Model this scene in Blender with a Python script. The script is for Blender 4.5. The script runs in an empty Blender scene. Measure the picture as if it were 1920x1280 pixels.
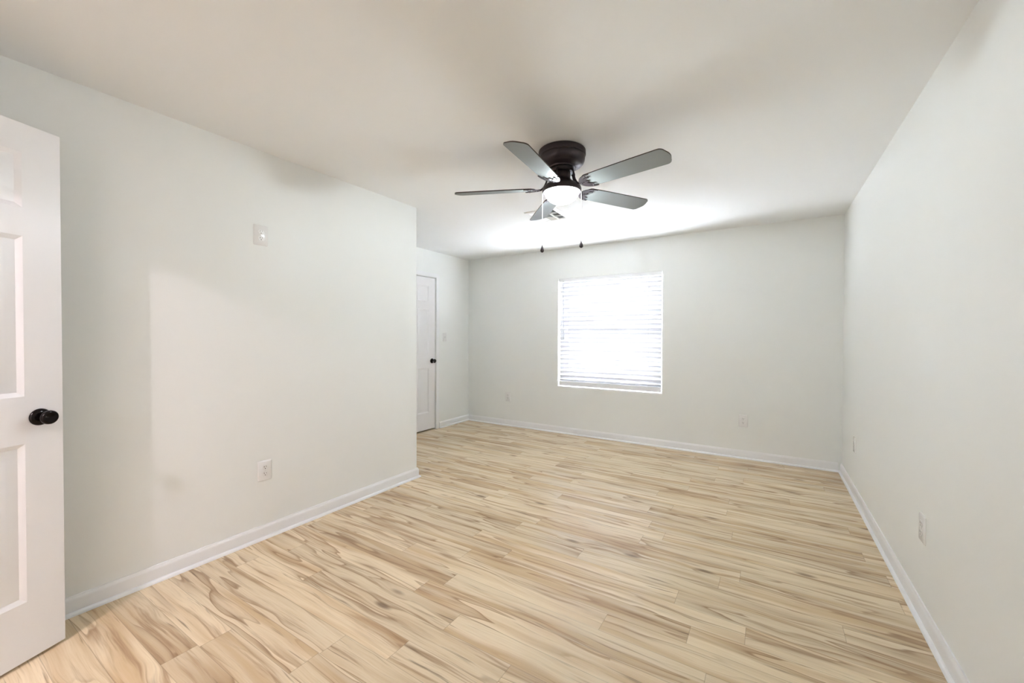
import bpy, bmesh, math, random
from mathutils import Vector, Matrix

random.seed(7)
SC = bpy.context.scene
COL = SC.collection
R = math.radians

# ---------------------------------------------------------------- camera
F_PX, YAW, PITCH, ROLL, EYE = 765.2, 0.560004, 0.0126642, 0.0023029, 1.28288
cam_d = bpy.data.cameras.new('camera')
cam_d.sensor_width = 36.0
cam_d.lens = F_PX / 1920 * 36.0
cam_d.clip_start = 0.02
cam = bpy.data.objects.new('camera', cam_d)
COL.objects.link(cam)
fwd = Vector((-math.sin(YAW), math.cos(YAW), 0))
rgt = Vector((math.cos(YAW), math.sin(YAW), 0))
up = Vector((0, 0, 1))
fwd, up = fwd * math.cos(PITCH) - up * math.sin(PITCH), up * math.cos(PITCH) + fwd * math.sin(PITCH)
rgt, up = rgt * math.cos(ROLL) + up * math.sin(ROLL), up * math.cos(ROLL) - rgt * math.sin(ROLL)
cam.matrix_world = Matrix(((rgt.x, up.x, -fwd.x, 0), (rgt.y, up.y, -fwd.y, 0),
                           (rgt.z, up.z, -fwd.z, EYE), (0, 0, 0, 1)))
SC.camera = cam

# ---------------------------------------------------------------- light and exposure
SKY_STRENGTH = 68.0
BOWL_STRENGTH = 4.0
BOWL_WATTS = 27.0
HALL_STRENGTH = 10.0
HALL_WATTS = 52.0
SC.view_settings.view_transform = 'Standard'
SC.view_settings.look = 'None'
SC.view_settings.gamma = 1.0
SC.view_settings.use_curve_mapping = False
SC.view_settings.exposure = 0.3

world = bpy.data.worlds.new('sky')
SC.world = world
world.use_nodes = True
wn = world.node_tree.nodes
wn['Background'].inputs[0].default_value = (0.91, 0.935, 1.09, 1)
wn['Background'].inputs[1].default_value = SKY_STRENGTH

SC.cycles.sample_clamp_indirect = 80.0
SC.cycles.max_bounces = 14
SC.cycles.diffuse_bounces = 8
SC.cycles.transparent_max_bounces = 12

# room dimensions (x to the right wall, y to the window wall)
H = 2.44
XR, XL, XA = 0.605, -2.698, -3.883
YB, YE, YF = 4.936, 2.678, -0.26
WX0, WX1, WZ0, WZ1 = -2.372, -1.038, 0.602, 2.047
DX0, DX1, DZ = -2.175, -1.37, 2.06         # doorway behind the camera
AY0, AY1, AZ = 3.435, 4.215, 2.082         # alcove door


# ---------------------------------------------------------------- materials
def mat(name, color, rough=0.5, metal=0.0, spec=0.5, emit=None, estr=0.0):
    m = bpy.data.materials.new(name)
    m.use_nodes = True
    b = m.node_tree.nodes['Principled BSDF']
    b.inputs['Base Color'].default_value = (*color, 1)
    b.inputs['Roughness'].default_value = rough
    b.inputs['Metallic'].default_value = metal
    b.inputs['Specular IOR Level'].default_value = spec
    if emit:
        b.inputs['Emission Color'].default_value = (*emit, 1)
        b.inputs['Emission Strength'].default_value = estr
    return m


def textured(m, scale, amount, bump=0.0, detail=3.0):
    """slight procedural mottling of the colour and a fine bump"""
    nt = m.node_tree
    b = nt.nodes['Principled BSDF']
    tc = nt.nodes.new('ShaderNodeTexCoord')
    no = nt.nodes.new('ShaderNodeTexNoise')
    no.inputs['Scale'].default_value = scale
    no.inputs['Detail'].default_value = detail
    nt.links.new(tc.outputs['Object'], no.inputs['Vector'])
    c = b.inputs['Base Color'].default_value[:]
    mx = nt.nodes.new('ShaderNodeMix')
    mx.data_type = 'RGBA'
    mx.inputs[6].default_value = tuple(v * (1 - amount) for v in c[:3]) + (1,)
    mx.inputs[7].default_value = tuple(min(1, v * (1 + amount)) for v in c[:3]) + (1,)
    nt.links.new(no.outputs['Fac'], mx.inputs[0])
    nt.links.new(mx.outputs[2], b.inputs['Base Color'])
    if bump:
        n2 = nt.nodes.new('ShaderNodeTexNoise')
        n2.inputs['Scale'].default_value = 220
        n2.inputs['Detail'].default_value = 2
        nt.links.new(tc.outputs['Object'], n2.inputs['Vector'])
        bp = nt.nodes.new('ShaderNodeBump')
        bp.inputs['Strength'].default_value = bump
        bp.inputs['Distance'].default_value = 0.002
        nt.links.new(n2.outputs['Fac'], bp.inputs['Height'])
        nt.links.new(bp.outputs['Normal'], b.inputs['Normal'])
    return m


M_WALL = textured(mat('wall_paint', (0.83, 0.84, 0.818), 0.45, spec=0.35), 1.3, 0.012, 0.05)
M_CEIL = textured(mat('ceiling_paint', (0.865, 0.875, 0.87), 0.8, spec=0.2), 1.0, 0.012, 0.05)
M_TRIM = textured(mat('trim_paint', (0.84, 0.84, 0.845), 0.3, spec=0.5), 2.0, 0.01)
M_DOOR = textured(mat('door_paint', (0.84, 0.83, 0.835), 0.35, spec=0.5), 2.0, 0.01)
M_PLATE = mat('plate_plastic', (0.82, 0.81, 0.80), 0.22, spec=0.5)
M_SLOT = mat('slot_dark', (0.10, 0.09, 0.08), 0.6)
M_SCREW = mat('plate_screw', (0.72, 0.71, 0.70), 0.3, metal=0.4)
M_BRONZE = mat('oil_rubbed_bronze', (0.042, 0.031, 0.036), 0.34, metal=0.4)
M_KNOB = mat('dark_knob_bronze', (0.012, 0.008, 0.008), 0.16, metal=0.6)
M_BLADE = textured(mat('blade_grey', (0.225, 0.24, 0.235), 0.5, spec=0.3), 6, 0.04)
M_BLADE_EDGE = mat('blade_edge_brown', (0.045, 0.028, 0.02), 0.45)
M_CHAIN = mat('chain_metal', (0.42, 0.40, 0.37), 0.5, metal=0.0)
M_BOWL = mat('lit_frosted_glass', (0.9, 0.9, 0.9), 0.3, emit=(0.93, 0.975, 1.04), estr=BOWL_STRENGTH / 0.4)
M_HALL = mat('lit_hall_glass', (0.9, 0.9, 0.9), 0.3, emit=(1.0, 0.90, 0.88), estr=HALL_STRENGTH)
M_VINYL = mat('window_vinyl', (0.85, 0.86, 0.87), 0.35)
M_VENT = mat('vent_enamel', (0.84, 0.84, 0.83), 0.35)
M_DUCT_SHADE = mat('duct_shade', (0.05, 0.05, 0.047), 0.8)
M_CORD = mat('blind_cord', (0.34, 0.34, 0.35), 0.7)
M_PAVING = textured(mat('pale_concrete', (0.50, 0.50, 0.49), 0.9), 3, 0.08)

# the lit bowl: frosted glass that glows and lets its bulb shine through
_nt = M_BOWL.node_tree
_tp = _nt.nodes.new('ShaderNodeBsdfTransparent')
_tp.inputs[0].default_value = (0.95, 0.95, 0.95, 1)
_ms = _nt.nodes.new('ShaderNodeMixShader')
_ms.inputs[0].default_value = 0.6
_nt.links.new(_nt.nodes['Principled BSDF'].outputs[0], _ms.inputs[1])
_nt.links.new(_tp.outputs[0], _ms.inputs[2])
_nt.links.new(_ms.outputs[0], _nt.nodes['Material Output'].inputs['Surface'])

# slats: white plastic that lets some daylight through
M_SLAT = mat('blind_slat', (0.45, 0.45, 0.455), 0.4)
_nt = M_SLAT.node_tree
_tr = _nt.nodes.new('ShaderNodeBsdfTranslucent')
_tr.inputs['Color'].default_value = (0.88, 0.89, 0.92, 1)
_mx = _nt.nodes.new('ShaderNodeMixShader')
_mx.inputs[0].default_value = 0.006
_nt.links.new(_nt.nodes['Principled BSDF'].outputs[0], _mx.inputs[1])
_nt.links.new(_tr.outputs[0], _mx.inputs[2])
_nt.links.new(_mx.outputs[0], _nt.nodes['Material Output'].inputs['Surface'])

# clear window glass
M_GLASS = bpy.data.materials.new('window_glass')
M_GLASS.use_nodes = True
_nt = M_GLASS.node_tree
_nt.nodes.clear()
_o = _nt.nodes.new('ShaderNodeOutputMaterial')
_t = _nt.nodes.new('ShaderNodeBsdfTransparent')
_t.inputs[0].default_value = (0.95, 0.97, 0.96, 1)
_g = _nt.nodes.new('ShaderNodeBsdfGlossy')
_g.inputs['Roughness'].default_value = 0.02
_m = _nt.nodes.new('ShaderNodeMixShader')
_m.inputs[0].default_value = 0.07
_nt.links.new(_t.outputs[0], _m.inputs[1])
_nt.links.new(_g.outputs[0], _m.inputs[2])
_nt.links.new(_m.outputs[0], _o.inputs['Surface'])


def floor_material():
    m = bpy.data.materials.new('laminate_planks')
    m.use_nodes = True
    nt = m.node_tree
    N, L = nt.nodes, nt.links
    b = N['Principled BSDF']

    def math_(op, a, c=None, clamp=False, d=None):
        n = N.new('ShaderNodeMath')
        n.operation = op
        n.use_clamp = clamp
        for i, v in enumerate((a, c, d)):
            if v is None:
                continue
            if isinstance(v, (int, float)):
                n.inputs[i].default_value = v
            else:
                L.new(v, n.inputs[i])
        return n.outputs[0]

    def vec(x, y, z):
        n = N.new('ShaderNodeCombineXYZ')
        for i, v in enumerate((x, y, z)):
            if isinstance(v, (int, float)):
                n.inputs[i].default_value = v
            else:
                L.new(v, n.inputs[i])
        return n.outputs[0]

    def white(v):
        n = N.new('ShaderNodeTexWhiteNoise')
        n.noise_dimensions = '3D'
        L.new(v, n.inputs['Vector'])
        return n.outputs['Value']

    def noise(v, scale, detail=2.0, rough=0.5, dist=0.0):
        n = N.new('ShaderNodeTexNoise')
        n.inputs['Scale'].default_value = scale
        n.inputs['Detail'].default_value = detail
        n.inputs['Roughness'].default_value = rough
        n.inputs['Distortion'].default_value = dist
        L.new(v, n.inputs['Vector'])
        return n.outputs['Fac']

    def ramp(f, lo, hi):
        n = N.new('ShaderNodeMapRange')
        n.interpolation_type = 'SMOOTHSTEP'
        n.inputs['From Min'].default_value = lo
        n.inputs['From Max'].default_value = hi
        L.new(f, n.inputs['Value'])
        return n.outputs['Result']

    def mix(f, a, c):
        n = N.new('ShaderNodeMix')
        n.data_type = 'RGBA'
        if isinstance(f, (int, float)):
            n.inputs[0].default_value = f
        else:
            L.new(f, n.inputs[0])
        for i, v in ((6, a), (7, c)):
            if isinstance(v, tuple):
                n.inputs[i].default_value = (*v, 1)
            else:
                L.new(v, n.inputs[i])
        return n.outputs[2]

    PW, PL = 0.1215, 1.22
    tc = N.new('ShaderNodeTexCoord')
    sp = N.new('ShaderNodeSeparateXYZ')
    L.new(tc.outputs['Object'], sp.inputs[0])
    X, Y = sp.outputs[0], sp.outputs[1]
    row = math_('FLOOR', math_('DIVIDE', Y, PW))
    rr = white(vec(row, 3.7, 0.0))
    xs = math_('DIVIDE', math_('ADD', X, math_('MULTIPLY', rr, 3.1)), PL)
    colm = math_('FLOOR', xs)
    rid = white(vec(row, colm, 1.3))
    rid2 = white(vec(colm, row, 9.1))
    fy = math_('FRACT', math_('DIVIDE', Y, PW))
    fx = math_('FRACT', xs)
    # coordinates that jump from plank to plank
    px = math_('ADD', X, math_('MULTIPLY', rid, 37.0))
    py = math_('ADD', Y, math_('MULTIPLY', rid2, 23.0))
    pz = math_('MULTIPLY', rid, 11.0)
    # knots
    kv = vec(math_('MULTIPLY', px, 2.3), math_('MULTIPLY', py, 7.5), pz)
    vo = N.new('ShaderNodeTexVoronoi')
    vo.inputs['Scale'].default_value = 1.0
    vo.inputs['Randomness'].default_value = 1.0
    L.new(kv, vo.inputs['Vector'])
    kd = vo.outputs['Distance']
    kc = N.new('ShaderNodeSeparateColor')
    L.new(vo.outputs['Color'], kc.inputs[0])
    kon = math_('GREATER_THAN', kc.outputs[0], 0.55)
    knot = math_('MULTIPLY', kon, math_('SUBTRACT', 1.0, ramp(kd, 0.04, 0.17)))
    halo = math_('MULTIPLY', kon, math_('SUBTRACT', 1.0, ramp(kd, 0.02, 0.42)))
    # flowing figure: the grain lines wander, and bend around the knots
    wv = vec(math_('MULTIPLY', px, 1.5), math_('MULTIPLY', py, 5.0), pz)
    warp = math_('SUBTRACT', noise(wv, 1.0, 2.0), 0.5)
    bend = math_('MULTIPLY', halo, 0.022)
    wy = math_('ADD', math_('ADD', py, math_('MULTIPLY', warp, 0.075)), bend)
    fv = vec(math_('MULTIPLY', px, 0.75), math_('MULTIPLY', wy, 9.0), pz)
    field = noise(fv, 1.0, 2.0, 0.5, 0.15)
    # shading that builds up slowly and stops at a hard line, as growth rings do
    saw = math_('FRACT', math_('MULTIPLY', field, 6.5))
    rise = math_('POWER', math_('MULTIPLY', saw, 1.0), 2.2)
    rise = math_('MULTIPLY', rise, math_('SUBTRACT', 1.0, ramp(saw, 0.93, 1.0)))
    where = ramp(noise(vec(math_('MULTIPLY', px, 0.9), math_('MULTIPLY', wy, 7.0), math_('ADD', pz, 5.0)), 1.0, 2.0), 0.40, 0.62)
    heart = ramp(noise(vec(math_('MULTIPLY', px, 0.7), math_('MULTIPLY', wy, 12.0), math_('ADD', pz, 9.0)), 1.0, 2.0), 0.44, 0.68)
    sv = vec(math_('MULTIPLY', px, 1.3), math_('MULTIPLY', wy, 34.0), pz)
    streak = ramp(noise(sv, 1.0, 4.0, 0.6, 0.2), 0.51, 0.72)
    sv2 = vec(math_('MULTIPLY', px, 2.6), math_('MULTIPLY', wy, 60.0), math_('ADD', pz, 3.0))
    fleck = ramp(noise(sv2, 1.0, 3.0, 0.55), 0.62, 0.76)
    gv = vec(math_('MULTIPLY', px, 5.0), math_('MULTIPLY', wy, 190.0), pz)
    grain = noise(gv, 1.0, 3.0, 0.6)
    cream, tan, brown, deep = (0.79, 0.645, 0.43), (0.55, 0.362, 0.175), (0.31, 0.178, 0.083), (0.12, 0.07, 0.045)
    c = mix(math_('MULTIPLY', heart, 0.70), cream, tan)
    c = mix(math_('MULTIPLY', math_('MULTIPLY', rise, where), 0.70), c, brown)
    edge = math_('MULTIPLY', ramp(saw, 0.84, 0.95), math_('SUBTRACT', 1.0, ramp(saw, 0.96, 1.0)))
    c = mix(math_('MULTIPLY', math_('MULTIPLY', edge, where), 0.50), c, (0.22, 0.115, 0.05))
    c = mix(math_('MULTIPLY', streak, 0.78), c, brown)
    c = mix(math_('MULTIPLY', fleck, 0.68), c, deep)
    c = mix(math_('MULTIPLY', knot, 0.75), c, deep)
    c = mix(math_('MULTIPLY', ramp(grain, 0.35, 0.75), 0.30), c, tan)
    tone = math_('MULTIPLY_ADD', rid2, 0.16, False, 0.90)
    hsv = N.new('ShaderNodeHueSaturation')
    L.new(tone, hsv.inputs['Value'])
    hsv.inputs['Saturation'].default_value = 0.92
    L.new(c, hsv.inputs['Color'])
    c = hsv.outputs['Color']
    # joints
    jy = math_('SUBTRACT', 1.0, ramp(math_('MINIMUM', fy, math_('SUBTRACT', 1.0, fy)), 0.006, 0.016))
    jx = math_('SUBTRACT', 1.0, ramp(math_('MINIMUM', fx, math_('SUBTRACT', 1.0, fx)), 0.0006, 0.0018))
    j = math_('MAXIMUM', jy, jx)
    c = mix(math_('MULTIPLY', j, 0.30), c, deep)
    L.new(c, b.inputs['Base Color'])
    b.inputs['Roughness'].default_value = 0.27
    b.inputs['Specular IOR Level'].default_value = 0.42
    bp = N.new('ShaderNodeBump')
    bp.inputs['Strength'].default_value = 0.10
    bp.inputs['Distance'].default_value = 0.002
    L.new(math_('SUBTRACT', math_('MULTIPLY', grain, 0.3), j), bp.inputs['Height'])
    L.new(bp.outputs['Normal'], b.inputs['Normal'])
    return m


M_FLOOR = floor_material()


# ---------------------------------------------------------------- mesh helpers
def box(bm, x0, x1, y0, y1, z0, z1, mi=0):
    v = [bm.verts.new(p) for p in ((x0, y0, z0), (x1, y0, z0), (x1, y1, z0), (x0, y1, z0),
                                   (x0, y0, z1), (x1, y0, z1), (x1, y1, z1), (x0, y1, z1))]
    for f in ((3, 2, 1, 0), (4, 5, 6, 7), (0, 1, 5, 4), (1, 2, 6, 5), (2, 3, 7, 6), (3, 0, 4, 7)):
        bm.faces.new([v[i] for i in f]).material_index = mi


def bevel_all(bm, w, seg=2):
    bmesh.ops.bevel(bm, geom=bm.edges[:], offset=w, segments=seg, profile=0.5, affect='EDGES', clamp_overlap=True)


def lathe(bm, prof, n=48, M=None, cap=True):
    """revolve (radius, z) points about local z"""
    M = M or Matrix()
    rings = []
    for r, z in prof:
        if r < 1e-6:
            rings.append([bm.verts.new(M @ Vector((0, 0, z)))])
        else:
            rings.append([bm.verts.new(M @ Vector((r * math.cos(2 * math.pi * k / n), r * math.sin(2 * math.pi * k / n), z)))
                          for k in range(n)])
    for a, b in zip(rings, rings[1:]):
        for k in range(n):
            k2 = (k + 1) % n
            if len(a) == 1 and len(b) == 1:
                continue
            if len(a) == 1:
                bm.faces.new((a[0], b[k2], b[k]))
            elif len(b) == 1:
                bm.faces.new((a[k], a[k2], b[0]))
            else:
                bm.faces.new((a[k], a[k2], b[k2], b[k]))
    if cap:
        for r_ in (rings[0], rings[-1]):
            if len(r_) > 1:
                bm.faces.new(r_)


def tube(bm, pts, rads, n=10, flat=1.0, cap=True):
    """sweep an ellipse along points; flat squeezes it along its own up axis"""
    pts = [Vector(p) for p in pts]
    if isinstance(rads, (int, float)):
        rads = [rads] * len(pts)
    rings = []
    for i, p in enumerate(pts):
        t = (pts[min(i + 1, len(pts) - 1)] - pts[max(i - 1, 0)]).normalized()
        ref = Vector((0, 0, 1)) if abs(t.z) < 0.95 else Vector((0, 1, 0))
        s = t.cross(ref).normalized()
        u = s.cross(t).normalized()
        rings.append([bm.verts.new(p + s * rads[i] * math.cos(2 * math.pi * k / n) + u * rads[i] * flat * math.sin(2 * math.pi * k / n))
                      for k in range(n)])
    for a, b in zip(rings, rings[1:]):
        for k in range(n):
            bm.faces.new((a[k], a[(k + 1) % n], b[(k + 1) % n], b[k]))
    if cap:
        bm.faces.new(rings[0])
        bm.faces.new(rings[-1])


def prism(bm, loop, z0, z1, mi_bottom=0, mi_side=0, mi_top=0):
    a = [bm.verts.new((x, y, z0)) for x, y in loop]
    b = [bm.verts.new((x, y, z1)) for x, y in loop]
    bm.faces.new(list(reversed(a))).material_index = mi_bottom
    bm.faces.new(b).material_index = mi_top
    n = len(loop)
    for k in range(n):
        bm.faces.new((a[k], a[(k + 1) % n], b[(k + 1) % n], b[k])).material_index = mi_side


def obj(name, bm, mats, parent=None, smooth=None, M=None):
    bmesh.ops.remove_doubles(bm, verts=bm.verts[:], dist=1e-5)
    bmesh.ops.recalc_face_normals(bm, faces=bm.faces[:])
    if M is not None:
        bmesh.ops.transform(bm, matrix=M, verts=bm.verts[:])
    me = bpy.data.meshes.new(name)
    bm.to_mesh(me)
    bm.free()
    for m in (mats if isinstance(mats, (list, tuple)) else [mats]):
        me.materials.append(m)
    if smooth is not None:
        me.polygons.foreach_set('use_smooth', [True] * len(me.polygons))
        me.set_sharp_from_angle(angle=R(smooth))
    o = bpy.data.objects.new(name, me)
    COL.objects.link(o)
    if parent:
        o.parent = parent
    return o


def tag(o, label, cat, group=None, kind=None):
    o['label'] = label
    o['category'] = cat
    if group:
        o['group'] = group
    if kind:
        o['kind'] = kind
    return o


def empty(name, loc, rotz=0.0):
    o = bpy.data.objects.new(name, None)
    o.empty_display_size = 0.1
    o.location = loc
    o.rotation_euler = (0, 0, rotz)
    COL.objects.link(o)
    return o


def copy_tree(o, parent=None):
    c = o.copy()
    COL.objects.link(c)
    if parent:
        c.parent = parent
    for ch in list(o.children):
        copy_tree(ch, c)
    return c


# ---------------------------------------------------------------- the setting
T = 0.12
bm = bmesh.new()
box(bm, XA - T - 0.3, XR + T, -2.4, YB + 0.14, -0.08, 0)
tag(obj('floor', bm, M_FLOOR), 'pale streaky wood laminate plank floor', 'floor', kind='structure')
bm = bmesh.new()
box(bm, XA - T - 0.3, XR + T, -2.4, YB + 0.14, H, H + 0.1)
tag(obj('ceiling', bm, M_CEIL), 'flat white ceiling', 'ceiling', kind='structure')

bm = bmesh.new()
box(bm, XR, XR + T, YF - T, YB + 0.14, 0, H)
tag(obj('wall_right', bm, M_WALL), 'long white wall with two socket plates near its floor', 'wall', kind='structure')

bm = bmesh.new()                                   # window wall with its opening
for (x0, x1, z0, z1) in ((XA - T, WX0, 0, H), (WX1, XR, 0, H), (WX0, WX1, 0, WZ0), (WX0, WX1, WZ1, H)):
    box(bm, x0, x1, YB, YB + 0.14, z0, z1)
tag(obj('wall_back', bm, M_WALL), 'white wall holding the window with the blind', 'wall', kind='structure')

bm = bmesh.new()
loop = [(XL - T, YF - T), (XL, YF - T), (XL, YE - 0.006), (XL - 0.002, YE - 0.002), (XL - 0.006, YE),
        (XA - T, YE), (XA - T, YE - T), (XL - T, YE - T)]
prism(bm, loop, 0, H)
tag(obj('wall_left', bm, M_WALL), 'white wall with a socket low down and another up high', 'wall', kind='structure')

bm = bmesh.new()                                   # recess wall with the closed door
for (y0, y1, z0, z1) in ((YE, AY0, 0, H), (AY1, YB, 0, H), (AY0, AY1, AZ, H)):
    box(bm, XA - T, XA, y0, y1, z0, z1)
box(bm, XA - T - 0.06, XA - T, AY0 - 0.1, AY1 + 0.1, 0, AZ + 0.1)  # unseen backing panel, added to stop sky light leaking round the door
tag(obj('wall_alcove', bm, M_WALL), 'white recess wall with a closed panel door', 'wall', kind='structure')

bm = bmesh.new()                                   # wall behind the camera with the doorway
for (x0, x1, z0, z1) in ((XL, DX0 - 0.03, 0, H), (DX1 + 0.03, XR, 0, H), (DX0 - 0.03, DX1 + 0.03, DZ + 0.03, H)):
    box(bm, x0, x1, YF - T, YF, z0, z1)
tag(obj('wall_front', bm, M_WALL), 'white wall with the open doorway', 'wall', kind='structure')
bm = bmesh.new()                                   # hallway beyond the doorway
box(bm, XL - T, XL - T + 0.1, -2.3, YF - T, 0, H)
box(bm, -0.7, -0.6, -2.3, YF - T, 0, H)
box(bm, XL - T, -0.6, -2.4, -2.3, 0, H)
tag(obj('wall_hallway', bm, M_WALL), 'white hallway walls beyond the doorway', 'wall', kind='structure')
bm = bmesh.new()                                   # jamb of the doorway
box(bm, DX0 - 0.03, DX0 - 0.005, YF - T, YF, 0, DZ + 0.03)
box(bm, DX1 + 0.005, DX1 + 0.03, YF - T, YF, 0, DZ + 0.03)
box(bm, DX0 - 0.005, DX1 + 0.005, YF - T, YF, DZ + 0.005, DZ + 0.03)
tag(obj('trim_1', bm, M_TRIM), 'white jamb around the open doorway', 'door frame', kind='structure')


# skirting: board with a bevelled top and a quarter-round shoe
SK = [(0, 0), (0.028, 0), (0.0275, 0.006), (0.0255, 0.011), (0.022, 0.0145), (0.017, 0.0165), (0.013, 0.017),
      (0.013, 0.066), (0.0115, 0.074), (0.0075, 0.079), (0.006, 0.086), (0, 0.086)]


def skirting(name, path, label):
    """path of wall-line points with the room to the right of travel; mitred at the corners"""
    bm = bmesh.new()
    P = [Vector((x, y)) for x, y in path]
    offs = []
    for i, p in enumerate(P):
        ns = []
        for a, b in ((i - 1, i), (i, i + 1)):
            if a >= 0 and b < len(P):
                d = (P[b] - P[a]).normalized()
                ns.append(Vector((d.y, -d.x)))
        n = sum(ns, Vector((0, 0)))
        offs.append(n / (1 + ns[0].dot(ns[1])) if len(ns) == 2 else ns[0])
    rings = [[bm.verts.new((p.x + o.x * d, p.y + o.y * d, z)) for d, z in SK] for p, o in zip(P, offs)]
    for a, b in zip(rings, rings[1:]):
        for k in range(len(SK)):
            k2 = (k + 1) % len(SK)
            bm.faces.new((a[k], a[k2], b[k2], b[k]))
    bm.faces.new(rings[0])
    bm.faces.new(rings[-1])
    return tag(obj(name, bm, M_TRIM, smooth=50), label, 'baseboard', kind='structure')


skirting('baseboard_left', [(XL, YF), (XL, YE), (XA, YE)], 'white baseboard running along the wall beside the open door')
skirting('baseboard_alcove', [(XA, AY1 + 0.064), (XA, YB)], 'short white baseboard beside the closed door')
skirting('baseboard_back', [(XA + 0.028, YB), (XR - 0.028, YB)], 'white baseboard under the window')
skirting('baseboard_right', [(XR, YB), (XR, YF)], 'white baseboard along the long bare wall')

# ---------------------------------------------------------------- doors
DOOR_Z = [0.243, 0.861, 1.045, 1.666, 1.775, 1.987]     # panel rails measured on the open door


def panel_door(bm, w, h, t, z_base=0.0, zs=1.0):
    """six-panel slab: x from 0 (latch edge) to w, y from 0 to -t, both faces moulded"""
    st, mu = 0.117, 0.10
    pw = (w - 2 * st - mu) / 2
    xs = [0, st, st + pw, st + pw + mu, w - st, w]
    zc = [0] + [(z - 0.013) * zs for z in DOOR_Z] + [h]
    for side in (0, 1):
        s = 1 if side == 0 else -1
        y0 = 0 if side == 0 else -t

        def P(x, z, d):
            return bm.verts.new((x, y0 - s * d, z_base + z))
        for i in range(5):
            for k in range(7):
                x0, x1, z0, z1 = xs[i], xs[i + 1], zc[k], zc[k + 1]
                if i in (1, 3) and k in (1, 3, 5):
                    prev = None
                    for inset, d in ((0, 0), (0.004, 0.0015), (0.017, 0.0095), (0.023, 0.0095), (0.052, 0.003), (0.055, 0.0025)):
                        ring = [P(x0 + inset, z0 + inset, d), P(x1 - inset, z0 + inset, d),
                                P(x1 - inset, z1 - inset, d), P(x0 + inset, z1 - inset, d)]
                        if prev:
                            for q in range(4):
                                bm.faces.new((prev[q], prev[(q + 1) % 4], ring[(q + 1) % 4], ring[q]))
                        prev = ring
                    bm.faces.new(prev)
                else:
                    bm.faces.new([P(x0, z0, 0), P(x1, z0, 0), P(x1, z1, 0), P(x0, z1, 0)])
    # edges
    for (a, b) in (((0, 0), (0, h)), ((w, 0), (w, h))):
        x = a[0]
        for k in range(7):
            z0, z1 = zc[k], zc[k + 1]
            bm.faces.new([bm.verts.new((x, y, z_base + z)) for y, z in ((0, z0), (-t, z0), (-t, z1), (0, z1))])
    for z in (0, h):
        for i in range(5):
            bm.faces.new([bm.verts.new((x, y, z_base + z)) for x, y in ((xs[i], 0), (xs[i + 1], 0), (xs[i + 1], -t), (xs[i], -t))])


def door_knob(parent, x, z, y, s):
    """rosette with a knob; s = +1 points along +y"""
    M = Matrix.Translation((x, y, z)) @ Matrix.Rotation(R(-90 * s), 4, 'X')
    bm = bmesh.new()
    lathe(bm, [(0.0, 0), (0.032, 0), (0.0335, 0.003), (0.033, 0.007), (0.029, 0.011), (0.021, 0.014), (0.016, 0.015), (0, 0.015)], 40, M)
    ro = obj('rosette', bm, M_KNOB, parent, smooth=40)
    bm = bmesh.new()
    lathe(bm, [(0.0, 0.012), (0.0125, 0.012), (0.0115, 0.024), (0.013, 0.029), (0.020, 0.036), (0.0255, 0.043), (0.0275, 0.050),
               (0.0268, 0.056), (0.0235, 0.0605), (0.018, 0.061), (0.010, 0.059), (0, 0.0585)], 40, M)
    return obj('knob', bm, M_KNOB, ro, smooth=50)


# open door: latch edge near the wall, leaf swinging back towards the doorway
ANG = R(22)
E2 = Vector((-2.485, 0.443))
dirv = Vector((math.sin(ANG), -math.cos(ANG)))
d1 = empty('door_1', (E2.x, E2.y, 0), math.atan2(dirv.y, dirv.x))
tag(d1, 'open white six-panel door standing against the wall with the low socket', 'door', kind='structure')
bm = bmesh.new()
panel_door(bm, 0.765, 2.087, 0.035, 0.013)
# local +y of the empty points to the room side of the leaf
leaf = obj('door_leaf', bm, M_DOOR, d1, smooth=20)
door_knob(d1, 0.074, 0.958, 0.0, 1)
door_knob(d1, 0.074, 0.958, -0.035, -1)
bm = bmesh.new()
for z in (0.2, 1.05, 1.85):
    tube(bm, [(0.768, 0.004, z), (0.768, 0.004, z + 0.09)], 0.006, 10)
obj('hinge', bm, M_KNOB, d1, smooth=40)

# closed door of the recess
d2 = empty('door_2', (XA - 0.012, AY1 - 0.006, 0), R(-90))
tag(d2, 'closed white six-panel door in the recess past the wall end', 'door', kind='structure')
bm = bmesh.new()
panel_door(bm, AY1 - AY0 - 0.012, 2.055, 0.035, 0.020, 0.985)
obj('door_leaf', bm, M_DOOR, d2, smooth=20)
door_knob(d2, 0.062, 0.945, 0.0, 1)
bm = bmesh.new()                                   # thin flat casing
CW, CT = 0.055, 0.008
box(bm, XA, XA + CT, AY1 + 0.004, AY1 + 0.004 + CW, 0, AZ + 0.004 + CW)
box(bm, XA, XA + CT, AY0 - 0.004 - CW, AY0 - 0.004, 0, AZ + 0.004 + CW)
box(bm, XA, XA + CT, AY0 - 0.004, AY1 + 0.004, AZ + 0.004, AZ + 0.004 + CW)
tag(obj('trim_2', bm, M_TRIM), 'thin white casing around the closed recess door', 'door frame', kind='structure')

# ---------------------------------------------------------------- window
w1 = empty('window_1', ((WX0 + WX1) / 2, YB, WZ0))
tag(w1, 'white vinyl window behind the lowered blind', 'window', kind='structure')
ox, oy, oz = w1.location


def local(bm):
    bmesh.ops.translate(bm, verts=bm.verts[:], vec=(-ox, -oy, -oz))
    return bm


def rect_frame(bm, x0, x1, z0, z1, y0, y1, w):
    box(bm, x0, x0 + w, y0, y1, z0, z1)
    box(bm, x1 - w, x1, y0, y1, z0, z1)
    box(bm, x0 + w, x1 - w, y0, y1, z0, z0 + w)
    box(bm, x0 + w, x1 - w, y0, y1, z1 - w, z1)


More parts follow.
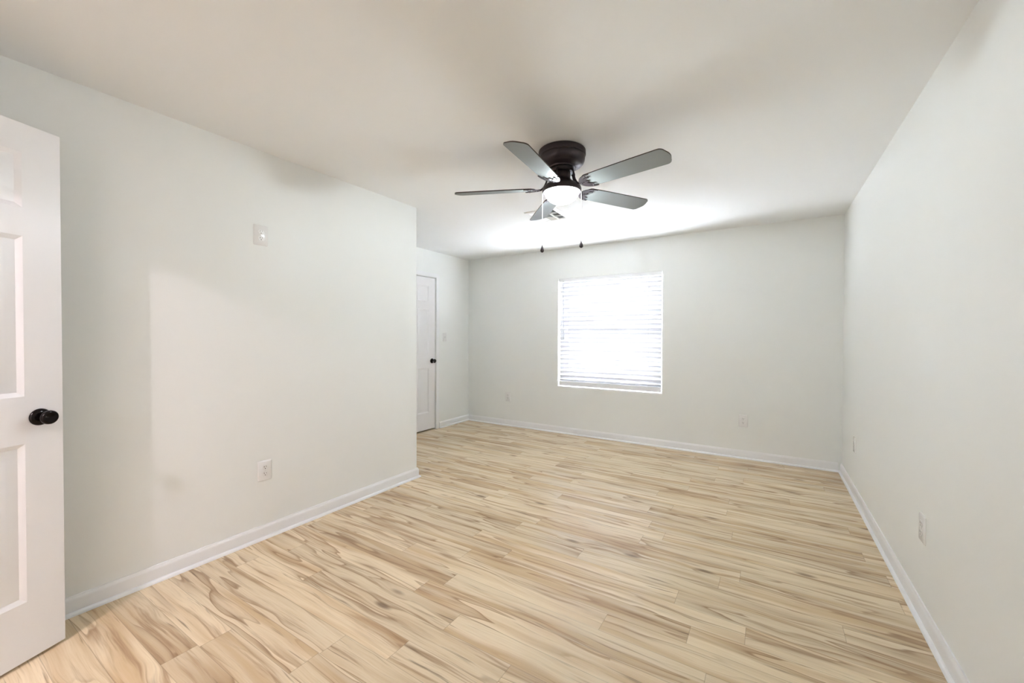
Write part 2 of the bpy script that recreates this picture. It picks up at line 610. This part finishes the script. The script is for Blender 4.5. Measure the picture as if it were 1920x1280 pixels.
bm = bmesh.new()
rect_frame(bm, WX0, WX1, WZ0 + 0.02, WZ1, YB + 0.085, YB + 0.14, 0.035)
obj('window_frame', local(bm), M_VINYL, w1)
zm = (WZ0 + WZ1) / 2
for nm, z0, z1, y in (('lower_sash', WZ0 + 0.055, zm + 0.02, YB + 0.092), ('upper_sash', zm - 0.02, WZ1 - 0.035, YB + 0.114)):
    bm = bmesh.new()
    rect_frame(bm, WX0 + 0.035, WX1 - 0.035, z0, z1, y, y + 0.02, 0.035)
    s_ = obj(nm, local(bm), M_VINYL, w1)
    bm = bmesh.new()
    box(bm, WX0 + 0.07, WX1 - 0.07, y + 0.008, y + 0.012, z0 + 0.035, z1 - 0.035)
    obj('pane', local(bm), M_GLASS, s_)
bm = bmesh.new()
box(bm, WX0, WX1, YB - 0.004, YB + 0.085, WZ0, WZ0 + 0.02)
bevel_all(bm, 0.002)
obj('window_sill', local(bm), M_TRIM, w1)

# blind hanging inside the opening
BX0, BX1 = WX0 + 0.012, WX1 - 0.012
BY = YB + 0.040
bl = empty('window_blind', ((BX0 + BX1) / 2, BY, WZ1 - 0.001))
tag(bl, 'white horizontal slat blind lowered over the bright window', 'window blind')
bo = bl.location.copy()


def bl_obj(name, bm, m, parent=bl, **k):
    bmesh.ops.translate(bm, verts=bm.verts[:], vec=-bo)
    return obj(name, bm, m, parent, **k)


bm = bmesh.new()
box(bm, BX0, BX1, BY - 0.022, BY + 0.03, WZ1 - 0.045, WZ1 - 0.001)
bl_obj('headrail', bm, M_TRIM)
bm = bmesh.new()
box(bm, BX0 - 0.004, BX1 + 0.004, BY - 0.036, BY - 0.030, WZ1 - 0.036, WZ1 - 0.001)
bevel_all(bm, 0.0015, 1)
bl_obj('valance', bm, M_TRIM)
NS, SP, SW = 24, 0.0557, 0.0710
TILT = R(-60)
bm = bmesh.new()
for i in range(NS):
    zc_ = 1.967 - i * SP
    prev = None
    for k in range(7):
        q = k / 6 - 0.5
        crown = 0.0028 * (1 - (2 * q) ** 2)
        # q = -0.5 is the room edge (high), q = +0.5 the outer edge (low)
        yy = q * SW * math.cos(TILT) - crown * math.sin(TILT)
        zz = q * SW * math.sin(TILT) + crown * math.cos(TILT)
        tn = Vector((0, -math.sin(TILT), math.cos(TILT))) * 0.0012
        a = [bm.verts.new((x, BY + yy + tn.y * sg, zc_ + zz + tn.z * sg)) for sg in (1, -1) for x in (BX0 + 0.004, BX1 - 0.004)]
        if prev:
            bm.faces.new((prev[0], prev[1], a[1], a[0]))
            bm.faces.new((prev[2], a[2], a[3], prev[3]))
            bm.faces.new((prev[0], a[0], a[2], prev[2]))
            bm.faces.new((prev[1], prev[3], a[3], a[1]))
        else:
            bm.faces.new((a[0], a[2], a[3], a[1]))
        prev = a
    bm.faces.new((prev[0], prev[1], prev[3], prev[2]))
bl_obj('slats', bm, M_SLAT, smooth=40)
bm = bmesh.new()
box(bm, BX0 + 0.004, BX1 - 0.004, BY - 0.030, BY - 0.012, 0.634, 0.690)
bevel_all(bm, 0.004, 2)
bl_obj('bottom_rail', bm, M_TRIM)
for x in (-2.225, -1.20):
    for y in (BY - 0.0225,):
        bm = bmesh.new()
        tube(bm, [(x, y, 0.655), (x, y, WZ1 - 0.04)], 0.0013, 6)
        bl_obj('ladder_cord', bm, M_CORD)
bm = bmesh.new()
tube(bm, [(-2.30, BY - 0.034, WZ1 - 0.03), (-2.299, BY - 0.040, 1.95), (-2.29, BY - 0.040, 1.30)], 0.0035, 8)
tube(bm, [(-2.29, BY - 0.040, 1.30), (-2.29, BY - 0.040, 1.24)], [0.0045, 0.0055], 8)
bl_obj('tilt_wand', bm, M_CORD, smooth=40)

# outdoors
bm = bmesh.new()
box(bm, -25, 25, YB + 0.14, 45, -0.5, -0.3)
tag(obj('ground', bm, M_PAVING), 'pale concrete paving outside the window', 'ground', kind='structure')

# ---------------------------------------------------------------- wall plates
GROUP = 'white wall outlets'


def make_outlet():
    """duplex outlet in local space: plate on the x-z plane, front towards -y"""
    root = empty('electrical_outlet', (0, 0, 0))
    bm = bmesh.new()
    w, h, t = 0.0425, 0.0635, 0.0065
    a = [(-w, 0), (-w, -0.002), (-w + 0.005, -t), (w - 0.005, -t), (w, -0.002), (w, 0)]
    rings = [(w, h, 0), (w, h, 0.002), (w - 0.003, h - 0.003, 0.005), (w - 0.006, h - 0.006, t)]
    prev = None
    for rw, rh, d in rings:
        c = 0.004
        ring = [bm.verts.new((x, -d, z)) for x, z in ((-rw + c, -rh), (rw - c, -rh), (rw, -rh + c), (rw, rh - c),
                                                      (rw - c, rh), (-rw + c, rh), (-rw, rh - c), (-rw, -rh + c))]
        if prev:
            for q in range(8):
                bm.faces.new((prev[q], prev[(q + 1) % 8], ring[(q + 1) % 8], ring[q]))
        else:
            bm.faces.new(ring)
        prev = ring
    bm.faces.new(prev)
    obj('faceplate', bm, M_PLATE, root, smooth=25)
    for zc in (0.0205, -0.0205):
        bm = bmesh.new()
        loop = []
        for k in range(32):
            an = 2 * math.pi * k / 32
            loop.append((0.0178 * math.cos(an), max(-0.0145, min(0.0145, 0.0178 * math.sin(an)))))
        a = [bm.verts.new((x, -t + 0.0005, zc + z)) for x, z in loop]
        b_ = [bm.verts.new((x, -t - 0.0018, zc + z)) for x, z in loop]
        c_ = [bm.verts.new((x * 0.95, -t - 0.0024, zc + z * 0.95)) for x, z in loop]
        for p, q in ((a, b_), (b_, c_)):
            for k in range(32):
                bm.faces.new((p[k], p[(k + 1) % 32], q[(k + 1) % 32], q[k]))
        bm.faces.new(c_)
        bm.faces.new(a)
        rc = obj('receptacle', bm, M_PLATE, root)
        bm = bmesh.new()
        y1 = -t - 0.0022
        box(bm, -0.0078, -0.0050, y1 - 0.0006, y1, zc + 0.000, zc + 0.0095)
        box(bm, 0.0050, 0.0074, y1 - 0.0006, y1, zc + 0.001, zc + 0.0085)
        lathe(bm, [(0.0, 0), (0.0030, 0), (0.0030, 0.0006), (0, 0.0006)], 14,
              Matrix.Translation((0, y1, zc - 0.0072)) @ Matrix.Rotation(R(90), 4, 'X'))
        obj('slot', bm, M_SLOT, rc)
    bm = bmesh.new()
    lathe(bm, [(0.0, 0), (0.0035, 0), (0.0032, 0.001), (0, 0.0014)], 16,
          Matrix.Translation((0, -t, 0)) @ Matrix.Rotation(R(90), 4, 'X'))
    obj('screw', bm, M_SCREW, root)
    return root


proto = make_outlet()
plates = [
    ((XL, 1.335, 1.911), 90, 'white outlet mounted high up on the wall beside the open door'),
    ((XL, 1.352, 0.430), 90, 'white outlet low on the wall beside the open door, above the baseboard'),
    ((-0.213, YB, 0.398), 0, 'white outlet low on the window wall between window and bare corner'),
    ((-3.156, YB, 0.418), 0, 'white outlet low on the window wall near the closed recess door'),
    ((XR, 2.555, 0.415), -90, 'white outlet seen edge-on, closest to us on the long bare wall'),
    ((XR, 4.27, 0.410), -90, 'white outlet seen edge-on on the long bare wall by the far corner'),
]
for i, (loc, rz, label) in enumerate(plates):
    o = proto if i == 0 else copy_tree(proto)
    o.location = loc
    o.rotation_euler = (0, 0, R(rz))
    tag(o, label, 'outlet', GROUP)

# light switch by the recess door
sw = empty('light_switch', (XA, 4.392, 1.268), R(90))
tag(sw, 'white light switch on the recess wall beside the closed door', 'light switch')
bm = bmesh.new()
box(bm, -0.037, 0.037, -0.006, 0, -0.059, 0.059)
bevel_all(bm, 0.002)
obj('faceplate', bm, M_PLATE, sw)
bm = bmesh.new()
M_ = Matrix.Translation((0, -0.006, 0)) @ Matrix.Rotation(R(20), 4, 'X')
box(bm, -0.005, 0.005, -0.010, 0.002, -0.006, 0.010)
bmesh.ops.transform(bm, matrix=M_, verts=bm.verts[:])
obj('toggle', bm, M_PLATE, sw)
for z in (0.03, -0.03):
    bm = bmesh.new()
    lathe(bm, [(0.0, 0), (0.0032, 0), (0.003, 0.001), (0, 0.0013)], 14,
          Matrix.Translation((0, -0.006, z)) @ Matrix.Rotation(R(90), 4, 'X'))
    obj('screw', bm, M_SCREW, sw)

# ---------------------------------------------------------------- ceiling vent
VX0, VX1, VY0, VY1 = -1.945, -1.628, 3.305, 3.675
vent = empty('ceiling_vent', ((VX0 + VX1) / 2, (VY0 + VY1) / 2, H))
tag(vent, 'white louvred air vent in the ceiling behind the fan', 'vent')
hw, hd = (VX1 - VX0) / 2, (VY1 - VY0) / 2
bm = bmesh.new()
fw_ = 0.040
prev = None
for ins, z in ((0, 0), (0, -0.003), (0.008, -0.010), (fw_ - 0.006, -0.012), (fw_, -0.006), (fw_, 0)):
    ring = [bm.verts.new(p + (z,)) for p in ((-hw + ins, -hd + ins), (hw - ins, -hd + ins), (hw - ins, hd - ins), (-hw + ins, hd - ins))]
    if prev:
        for q in range(4):
            bm.faces.new((prev[q], prev[(q + 1) % 4], ring[(q + 1) % 4], ring[q]))
    prev = ring
obj('frame', bm, M_VENT, vent)
bm = bmesh.new()
box(bm, -hw + fw_, hw - fw_, -hd + fw_, hd - fw_, -0.0012, -0.0004)  # flat dark sheet: the duct's inner shade put into colour, no real hole
obj('duct_shade_sheet', bm, M_DUCT_SHADE, vent)
bm = bmesh.new()
ix, iy = hw - fw_, hd - fw_
cx_ = (-ix * 0.38, ix * 0.38)
cy_ = (-iy * 0.36, iy * 0.36)
for x in cx_:
    box(bm, x - 0.006, x + 0.006, -iy, iy, -0.012, -0.001)
for y in cy_:
    box(bm, -ix, ix, y - 0.006, y + 0.006, -0.0118, -0.001)
obj('divider', bm, M_VENT, vent)
bm = bmesh.new()


def louvre(x0, x1, y0, y1, along_x, lean):
    n = 6
    for k in range(n):
        f = (k + 0.5) / n
        d = 0.0045 * lean
        if along_x:
            y = y0 + (y1 - y0) * f
            vs = [(x0, y - d, -0.010), (x1, y - d, -0.010), (x1, y + d, -0.0015), (x0, y + d, -0.0015)]
        else:
            x = x0 + (x1 - x0) * f
            vs = [(x - d, y0, -0.010), (x - d, y1, -0.010), (x + d, y1, -0.0015), (x + d, y0, -0.0015)]
        v = [bm.verts.new(p) for p in vs]
        off = (0, 0.0008, 0) if along_x else (0.0008, 0, 0)
        v2 = [bm.verts.new(Vector(p) + Vector(off)) for p in vs]
        bm.faces.new(v)
        bm.faces.new(v2)
        for q in range(4):
            bm.faces.new((v[q], v[(q + 1) % 4], v2[(q + 1) % 4], v2[q]))


gx = [-ix, cx_[0], cx_[1], ix]
gy = [-iy, cy_[0], cy_[1], iy]
for i in range(3):
    for k in range(3):
        along = i == 1
        lean = (1 if k < 2 else -1) if along else (1 if i == 0 else -1)
        louvre(gx[i] + 0.006, gx[i + 1] - 0.006, gy[k] + 0.006, gy[k + 1] - 0.006, along, lean)
obj('louvres', bm, M_VENT, vent)

# ---------------------------------------------------------------- ceiling fan
FX, FY = -1.100, 2.337
fan = empty('ceiling_fan', (FX, FY, H))
tag(fan, 'dark bronze flush ceiling fan with five grey blades and a lit bowl', 'ceiling fan')
Z = lambda z: z - H
bm = bmesh.new()
lathe(bm, [(r, Z(z)) for r, z in ((0.0, 2.4395), (0.140, 2.4395), (0.146, 2.434), (0.147, 2.408), (0.145, 2.404), (0.1415, 2.401),
                                  (0.1415, 2.398), (0.143, 2.395), (0.141, 2.376), (0.136, 2.362), (0.126, 2.350), (0.110, 2.341),
                                  (0.095, 2.337), (0.088, 2.333), (0.085, 2.326), (0.0, 2.326))], 64)
obj('motor_housing', bm, M_BRONZE, fan, smooth=30)
bm = bmesh.new()
lathe(bm, [(r, Z(z)) for r, z in ((0.0, 2.326), (0.070, 2.326), (0.074, 2.321), (0.074, 2.308), (0.070, 2.303), (0.0, 2.303))], 48)
obj('hub', bm, M_BRONZE, fan, smooth=30)
bm = bmesh.new()
lathe(bm, [(r, Z(z)) for r, z in ((0.0, 2.303), (0.052, 2.303), (0.054, 2.299), (0.054, 2.272), (0.057, 2.262), (0.066, 2.250),
                                  (0.085, 2.236), (0.105, 2.224), (0.117, 2.213), (0.121, 2.202), (0.1215, 2.184), (0.118, 2.180),
                                  (0.112, 2.181), (0.109, 2.194), (0.0, 2.198))], 64)
fit = obj('light_fitter', bm, M_BRONZE, fan, smooth=30)
bm = bmesh.new()
pr = [(0.107, Z(2.193))]
for k in range(1, 15):
    a = k / 14 * math.pi / 2
    pr.append((0.107 * math.cos(a) if k < 14 else 0.0, Z(2.190) - 0.080 * math.sin(a)))
lathe(bm, pr, 64, cap=False)
bw = obj('glass_bowl', bm, M_BOWL, fan, smooth=60)
bw['label'] = 'glowing white frosted bowl'

bb_d = bpy.data.lights.new('fan_bulb', 'POINT')
bb_d.energy = BOWL_WATTS / 0.6
bb_d.shadow_soft_size = 0.035
bb_d.color = (0.88, 1.0, 1.06)
bb = bpy.data.objects.new('fan_bulb', bb_d)
COL.objects.link(bb)
bb.parent = fan
bb.location = (0, 0, Z(2.156))

R0, R1 = 0.165, 0.690
BW0, BW1 = 0.060, 0.069


def blade_loop():
    pts = []
    # root: blunt rounded end
    for k in range(9):
        a = math.pi / 2 + math.pi * k / 8
        pts.append((R0 + 0.035 + 0.035 * math.cos(a), BW0 * math.sin(a) * (0.92 + 0.08 * abs(math.sin(a)))))
    pts.append((0.30, -0.0635))
    pts.append((0.50, -0.0675))
    # tip: shallow convex end with rounded corners
    cr = 0.030
    xe = R1 - 0.012
    for k in range(7):
        a = -math.pi / 2 + (math.pi / 2 - 0.15) * k / 6
        pts.append((xe - cr + cr * math.cos(a), -BW1 + cr + cr * math.sin(a)))
    for k in range(1, 6):
        y = (-BW1 + cr) + 2 * (BW1 - cr) * k / 6
        pts.append((xe + 0.012 * (1 - (y / (BW1 - cr)) ** 2), y))
    for k in range(7):
        a = 0.15 + (math.pi / 2 - 0.15) * k / 6
        pts.append((xe - cr + cr * math.cos(a), BW1 - cr + cr * math.sin(a)))
    pts.append((0.50, 0.0675))
    pts.append((0.30, 0.0635))
    return pts


def make_blade():
    bm = bmesh.new()
    prism(bm, blade_loop(), -0.003, 0.003, 0, 1, 1)
    return bm


def crescent(bm, cx, ax, ay, bx, by, z0, z1, n=20):
    """band between two half ellipses, hollow side facing outwards along +x"""
    o_, i_ = [], []
    for k in range(n + 1):
        a = math.pi / 2 + math.pi * k / n
        o_.append((cx + ax * math.cos(a), ay * math.sin(a)))
        i_.append((cx + 0.004 + bx * math.cos(a), by * math.sin(a)))
    vo = [[bm.verts.new((x, y, z)) for x, y in o_] for z in (z0, z1)]
    vi = [[bm.verts.new((x, y, z)) for x, y in i_] for z in (z0, z1)]
    for k in range(n):
        bm.faces.new((vo[0][k], vo[0][k + 1], vi[0][k + 1], vi[0][k]))
        bm.faces.new((vo[1][k], vi[1][k], vi[1][k + 1], vo[1][k + 1]))
        bm.faces.new((vo[0][k], vo[1][k], vo[1][k + 1], vo[0][k + 1]))
        bm.faces.new((vi[0][k], vi[0][k + 1], vi[1][k + 1], vi[1][k]))
    for k in (0, n):
        bm.faces.new((vo[0][k], vi[0][k], vi[1][k], vo[1][k]))


PITCHB = R(-12.5)
BZ = Z(2.207)
proto_b = proto_i = None
for k in range(5):
    an = R(-12.6 + 72 * k)
    Mb = Matrix.Rotation(an, 4, 'Z') @ Matrix.Translation((0, 0, BZ)) @ Matrix.Rotation(PITCHB, 4, 'X')
    if k == 0:
        b0 = obj('blade', make_blade(), [M_BLADE, M_BLADE_EDGE], fan)
        # iron: arm swooping down from the hub and an open crescent bracket under the blade root
        bm = bmesh.new()
        crescent(bm, 0.232, 0.095, 0.066, 0.066, 0.058, -0.0075, -0.0032)
        crescent(bm, 0.215, 0.056, 0.040, 0.036, 0.028, -0.0075, -0.0032)
        box(bm, 0.138, 0.200, -0.008, 0.008, -0.0075, -0.0032)
        for (x, y) in ((0.166, 0.0), (0.206, 0.049), (0.206, -0.049)):
            lathe(bm, [(0, -0.0105), (0.004, -0.0098), (0.0055, -0.0074), (0, -0.0074)], 12, Matrix.Translation((x, y, 0)))
        i0 = obj('blade_bracket', bm, M_BRONZE, fan, smooth=30)
        bm = bmesh.new()
        tube(bm, [(0.060, 0, 0.106), (0.074, 0, 0.103), (0.086, 0, 0.090), (0.093, 0, 0.062), (0.101, 0, 0.030),
                  (0.115, 0, 0.008), (0.132, 0, -0.003), (0.156, 0, -0.0055)], 0.0065, 8)
        a0 = obj('blade_arm', bm, M_BRONZE, fan, smooth=40)
        o3 = (b0, i0, a0)
    else:
        o3 = []
        for src in (b0, i0, a0):
            c_ = src.copy()
            COL.objects.link(c_)
            c_.parent = fan
            o3.append(c_)
    for o in o3[:2]:
        o.matrix_local = Mb
    o3[2].matrix_local = Matrix.Rotation(an, 4, 'Z') @ Matrix.Translation((0, 0, BZ))

for (x, y, ztop, zbob) in ((0.111, 0.048, 2.200, 1.845), (-0.111, -0.050, 2.200, 1.823)):
    bm = bmesh.new()
    zz = ztop
    tube(bm, [(x * 0.99, y * 0.99, Z(ztop)), (x, y, Z(zbob + 0.03))], 0.0009, 6)
    while zz > zbob + 0.03:                      # beads
        bmesh.ops.create_icosphere(bm, subdivisions=1, radius=0.0013, matrix=Matrix.Translation((x, y, Z(zz))))
        zz -= 0.0065
    ch = obj('pull_chain', bm, M_CHAIN, fan, smooth=60)
    bm = bmesh.new()
    lathe(bm, [(0.0, 0.034), (0.0022, 0.034), (0.0028, 0.028), (0.0055, 0.020), (0.0095, 0.010), (0.0115, 0.002), (0.0110, -0.004),
               (0.0080, -0.009), (0.0035, -0.0115), (0, -0.012)], 24, Matrix.Translation((x, y, Z(zbob))))
    pb = obj('pull_bob', bm, M_BRONZE, ch, smooth=50)
    pb['label'] = 'dark bronze teardrop pull'

# ---------------------------------------------------------------- hallway lamp
hl = empty('hallway_lamp', (-1.61, -1.0, H))
tag(hl, 'round glowing ceiling lamp in the hallway outside the doorway', 'lamp')
bm = bmesh.new()
lathe(bm, [(0, 0), (0.07, 0), (0.075, -0.01), (0.072, -0.022), (0, -0.022)], 40)
obj('base', bm, M_BRONZE, hl, smooth=30)
bm = bmesh.new()
pr = [(0.06, -0.022)]
for k in range(1, 11):
    a = k / 10 * math.pi / 2
    pr.append((0.06 * math.cos(a) if k < 10 else 0.0, -0.024 - 0.060 * math.sin(a)))
lathe(bm, pr, 40, cap=False)
obj('lamp_shade', bm, M_HALL, hl, smooth=60)
hp_d = bpy.data.lights.new('hallway_bulb', 'POINT')
hp_d.energy = HALL_WATTS
hp_d.shadow_soft_size = 0.025
hp_d.color = (1.02, 0.885, 0.97)
hp = bpy.data.objects.new('hallway_bulb', hp_d)
COL.objects.link(hp)
hp.parent = hl
hp.location = (0, 0, -0.15)
